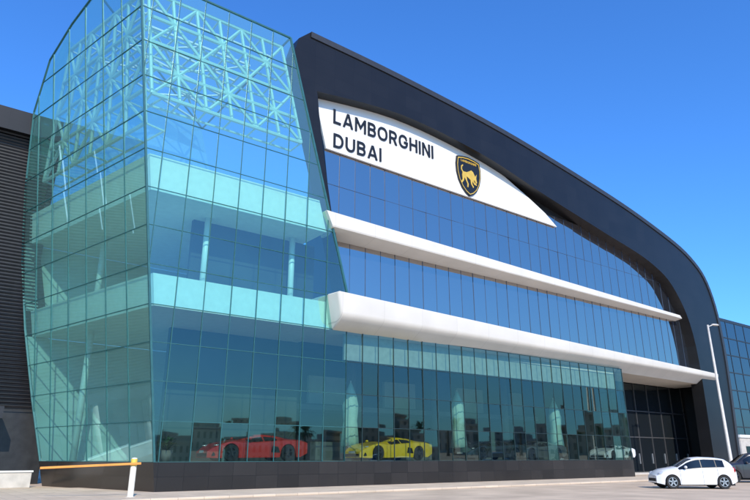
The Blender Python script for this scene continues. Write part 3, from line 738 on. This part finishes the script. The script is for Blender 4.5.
HATCH = dict(L=3.85, W=1.70, wheel_r=0.325, axles=(1.22,-1.23),
    width=[(-1.93,0.78),(-1.8,0.91),(-1.3,0.99),(0,1.0),(1.3,0.98),(1.7,0.88),(1.93,0.70)],
    belt=[(-1.93,0.78),(-1.78,1.00),(-1.0,0.98),(0.8,0.90),(1.45,0.84),(1.75,0.72),(1.93,0.56)],
    roof=[(-1.93,0.88),(-1.86,1.05),(-1.70,1.26),(-1.48,1.40),(-1.1,1.46),(-0.4,1.49),(0.0,1.455),(0.35,1.33),(0.92,1.01),(1.45,0.93),(1.75,0.80),(1.93,0.62)],
    sill=[(-1.93,0.36),(-1.6,0.22),(1.6,0.2),(1.93,0.28)], roofw=0.74, pillar=(-1.36,0.86),
    side_win=[(-1.34,-0.98),(-0.94,-0.27),(-0.23,0.80)], windscreen=(0.12,0.88), rear_win=(-1.82,-1.50),
    head=(1.60,0.63,0.72,0.24,0.12,0.10), tail=(-1.80,0.66,0.86,0.10,0.10,0.17), mirror=(0.56,1.02), doors=(0.82,-0.25,-0.97), handles=(-0.06,-0.8), grille=0.42)
SUV = dict(L=4.6, W=1.88, wheel_r=0.37, axles=(1.4,-1.36),
    width=[(-2.3,0.85),(-2.05,0.94),(-1.4,0.99),(0,1.0),(1.5,0.98),(2.0,0.92),(2.3,0.78)],
    belt=[(-2.3,0.95),(-2.15,1.14),(-1.0,1.13),(0.9,1.08),(1.7,1.0),(2.3,0.80)],
    roof=[(-2.3,1.05),(-2.25,1.2),(-2.0,1.66),(-1.4,1.74),(0.0,1.74),(0.4,1.66),(1.05,1.18),(1.7,1.08),(2.2,0.98),(2.3,0.85)],
    sill=[(-2.3,0.46),(-2.0,0.3),(2.0,0.28),(2.3,0.4)], roofw=0.76,
    side_win=[(-2.0,-1.36),(-1.28,-0.26),(-0.18,0.75)], windscreen=(0.46,1.0), rear_win=(-2.22,-2.03),
    head=(2.05,0.74,0.88,0.2,0.12,0.10), tail=(-2.22,0.76,1.05,0.08,0.1,0.2), mirror=(0.62,1.18), doors=(0.85,-0.22,-1.3), handles=(-0.02,-1.1), grille=0.62)
SUPER = dict(L=4.6, W=1.98, wheel_r=0.33, axles=(1.36,-1.30),
    width=[(-2.3,0.88),(-2.0,0.97),(-1.3,1.0),(-0.3,0.95),(0.6,0.94),(1.35,0.98),(1.9,0.92),(2.3,0.66)],
    belt=[(-2.3,0.76),(-1.8,0.85),(-1.0,0.84),(0.2,0.74),(0.9,0.75),(1.36,0.785),(1.75,0.69),(2.1,0.52),(2.3,0.38)],
    roof=[(-2.3,0.80),(-2.1,0.88),(-1.3,0.94),(-0.7,1.05),(-0.25,1.09),(0.1,1.06),(0.6,0.95),(1.2,0.83),(1.75,0.70),(2.1,0.54),(2.3,0.40)],
    sill=[(-2.3,0.32),(-1.9,0.16),(1.9,0.12),(2.3,0.14)], roofw=0.56,
    side_win=[(-0.75,-0.18),(-0.12,0.62)], windscreen=(0.16,1.05), rear_win=(-1.55,-0.75), intake=[(-0.90,-0.48,0.34,0.62),(1.95,2.15,0.20,0.36)],
    head=(1.82,0.72,0.62,0.24,0.09,0.04), tail=(-2.28,0.6,0.72,0.05,0.24,0.045), mirror=(0.58,0.92), doors=(0.82,-0.42), handles=(), grille=0.24)

P = ground(693, 488.5)
make_car('parked_car', 'white small hatchback with black window pillars standing on the road at right', 'car', HATCH, paint('white_car_paint', (0.78,0.78,0.77)), P, R(176))
P = at_depth(755, 41)
make_car('parked_car', 'dark grey off-road car cut off by the right edge behind the white hatchback', 'car', SUV, paint('dark_car_paint', (0.03,0.03,0.035)), P, R(170), rim='rim_dark')
ZF = PL + 0.03
def showcar(px, y, rzl, label, pm, spec=SUPER, s=1.18):
    v = L(px, 455, y); v.z = ZF
    c = make_car('sports_car', label, 'car', spec, pm, toW(v), TH + R(rzl), rim='rim_dark'); c.scale = (s,s*0.97,s*1.02); return c
showcar(252, 1.9, 178, 'red low sports car behind the tower glass', paint('red_car_paint', (0.66,0.022,0.008)))
showcar(388, 1.75, 182, 'yellow low sports car behind the showroom glass', paint('yellow_car_paint', (1.0,0.62,0.006)))
showcar(489, 2.6, 178, 'dark grey sports car right of the yellow one behind glass', paint('grey_car_paint', (0.035,0.035,0.04)))
showcar(534, 2.6, 182, 'grey sports car behind glass between the second and third mint parasols', paint('pale_show_paint', (0.12,0.12,0.12)))
showcar(612, 1.75, 184, 'white sports car behind glass at the far right end of the showroom', paint('white_show_paint', (0.85,0.85,0.85)), SUPER, 1.0)

# ------------------------------------------------------------------ plants
v = L(166, 455, 1.6); v.z = ZF
pp = thing('potted_plant', 'small green potted palm behind the tower glass near the corner', 'plant', toW(v), 0)
mb = MB(); mb.lathe([(0,0),(0.22,0),(0.3,0.5),(0.27,0.5),(0.25,0.42),(0,0.42)], n=16); mb.build('pot', M['pot'], pp, True)
def fronds(mb, c, n, l0, l1, wd, e0, e1):
    for i in range(n):
        a = random.uniform(0, 6.28); ln = random.uniform(l0, l1); el = random.uniform(e0, e1)
        p0 = Vector(c); dr = Vector((math.cos(a)*math.cos(el), math.sin(a)*math.cos(el), math.sin(el))); sd = Vector((-math.sin(a), math.cos(a), 0))*wd
        p1 = p0 + dr*ln*0.6; p2 = p0 + dr*ln + Vector((0,0,-0.3*ln))
        mb.poly([p0, p1-sd, p2, p1+sd])
mb = MB(); fronds(mb, (0,0,0.45), 60, 0.7, 1.2, 0.05, 0.5, 1.4); mb.build('leaves', M['leaf'], pp, fix=False)
def palm(x, y, h, label):
    t = thing('palm_tree', label, 'palm tree', (x, y, 0), 0)
    mb = MB(); mb.lathe([(0,0),(0.32,0),(0.22,0.6),(0.18,h*0.6),(0.15,h),(0,h+0.1)], n=10); mb.build('trunk', M['bark'], t, True)
    mb = MB(); fronds(mb, (0,0,h), 70, 1.6, 2.6, 0.16, -0.5, 1.3); mb.build('crown', M['leaf'], t, fix=False)
for i, (x, y, h) in enumerate([(68,-34,5),(69,-22,6),(70,-10,5),(71,2,6.5),(73,14,5),(75,26,6),(77,38,5),(79,50,5.5)]):
    palm(x, y, h, ['first','second','third','fourth','fifth','sixth','seventh','eighth'][i] + ' palm from the near end of the row across the road, reflected in glass')

# ------------------------------------------------------------------ buildings across the road (seen in the glass reflections)
def block(x, y, w, d, h, rz, col, label, bw=1.5, bh=2.4):
    t = thing('street_building', label, 'building', (x, y, 0), R(rz))
    wm = tiles('street_wall', tuple(c*0.42 for c in col), col, bw, bh, 0.6, 0.48, 0.3, 'xz')
    mb = MB(); mb.box((-w/2,-d/2,0),(w/2,d/2,h)); mb.build('wall', wm, t)
    mb = MB(); mb.box((-w/2-0.3,-d/2-0.3,h),(w/2+0.3,d/2+0.3,h+0.5)); mb.build('parapet', pbr('parapet_paint', col, 0.8), t)
    mb = MB(); mb.box((-w*0.2,-d*0.2,h+0.51),(w*0.1,d*0.2,h+1.8)); mb.build('roof_room', pbr('roof_room_paint', tuple(c*0.8 for c in col), 0.8), t)
blocks = [(104,-66,12,12,5,70,(0.62,0.52,0.40),'low sandy block across the road, reflected in the lower glass'),
 (110,-51,11,14,7.5,74,(0.54,0.48,0.41),'grey three-storey block across the road, reflected in the lower glass'),
 (106,-37,11,12,5,80,(0.64,0.55,0.43),'low shop row across the road, reflected in the lower glass'),
 (114,-23,12,14,8,85,(0.52,0.43,0.33),'tan three-storey block across the road, reflected in the lower glass'),
 (110,-8,13,12,6,88,(0.66,0.57,0.46),'pale two-storey block across the road, reflected in the lower glass'),
 (117,7,12,14,7.5,90,(0.54,0.42,0.30),'brown three-storey block across the road, reflected in the lower glass'),
 (113,22,13,14,6,92,(0.62,0.54,0.44),'cream-grey two-storey block across the road, reflected in the lower glass'),
 (119,37,12,14,7,93,(0.58,0.52,0.45),'pale grey block across the road, reflected in the lower glass'),
 (124,54,14,16,9,95,(0.50,0.41,0.31),'brown tall block across the road, reflected in the lower glass'),
 (126,74,18,16,7,97,(0.62,0.53,0.42),'sandy block farthest along the road, reflected in the lower glass'),
 (104,-92,26,16,9,60,(0.54,0.48,0.42),'tall grey block farthest back across the road, reflected in glass'),
 (-85,5,24,16,12,-80,(0.50,0.46,0.40),'beige block left of the junction, reflected in the tower side'),
 (-95,52,26,16,8,-95,(0.44,0.42,0.38),'low grey block left of the junction, reflected in the tower side')]
for b_ in blocks: block(*b_)

# ------------------------------------------------------------------ light, world, camera
EL = R(34); ROT = R(164)
sd = Vector((math.sin(ROT)*math.cos(EL), math.cos(ROT)*math.cos(EL), math.sin(EL)))
sun = bpy.data.lights.new('sun', 'SUN'); sun.energy = 4.5; sun.angle = R(0.5); sun.color = (1.0, 0.90, 0.75)
so = bpy.data.objects.new('sun', sun); so.rotation_euler = sd.to_track_quat('Z','Y').to_euler(); so.location = (0,-20,60); COL.objects.link(so)
w = bpy.data.worlds.new('World'); sc.world = w; w.use_nodes = True
nt = w.node_tree; nt.nodes.clear()
out = nt.nodes.new('ShaderNodeOutputWorld'); bg = nt.nodes.new('ShaderNodeBackground'); sky = nt.nodes.new('ShaderNodeTexSky')
sky.sky_type = 'NISHITA'; sky.sun_disc = False; sky.sun_elevation = EL; sky.sun_rotation = ROT
sky.air_density = 1.3; sky.dust_density = 0.5; sky.ozone_density = 2.0
tint = nt.nodes.new('ShaderNodeVectorMath'); tint.operation = 'MULTIPLY'; tint.inputs[1].default_value = (0.42, 0.98, 1.85)
nt.links.new(sky.outputs[0], tint.inputs[0]); nt.links.new(tint.outputs[0], bg.inputs[0]); nt.links.new(bg.outputs[0], out.inputs[0])
bg.inputs[1].default_value = 0.14
cam = bpy.data.cameras.new('camera'); cam.sensor_width = 36; cam.lens = F/750*36; cam.clip_end = 5000
co = bpy.data.objects.new('camera', cam); co.location = CAM; co.rotation_euler = (math.pi/2 + PITCH, 0, 0); COL.objects.link(co)
sc.camera = co
sc.view_settings.view_transform = 'Standard'; sc.view_settings.look = 'None'; sc.view_settings.exposure = 0
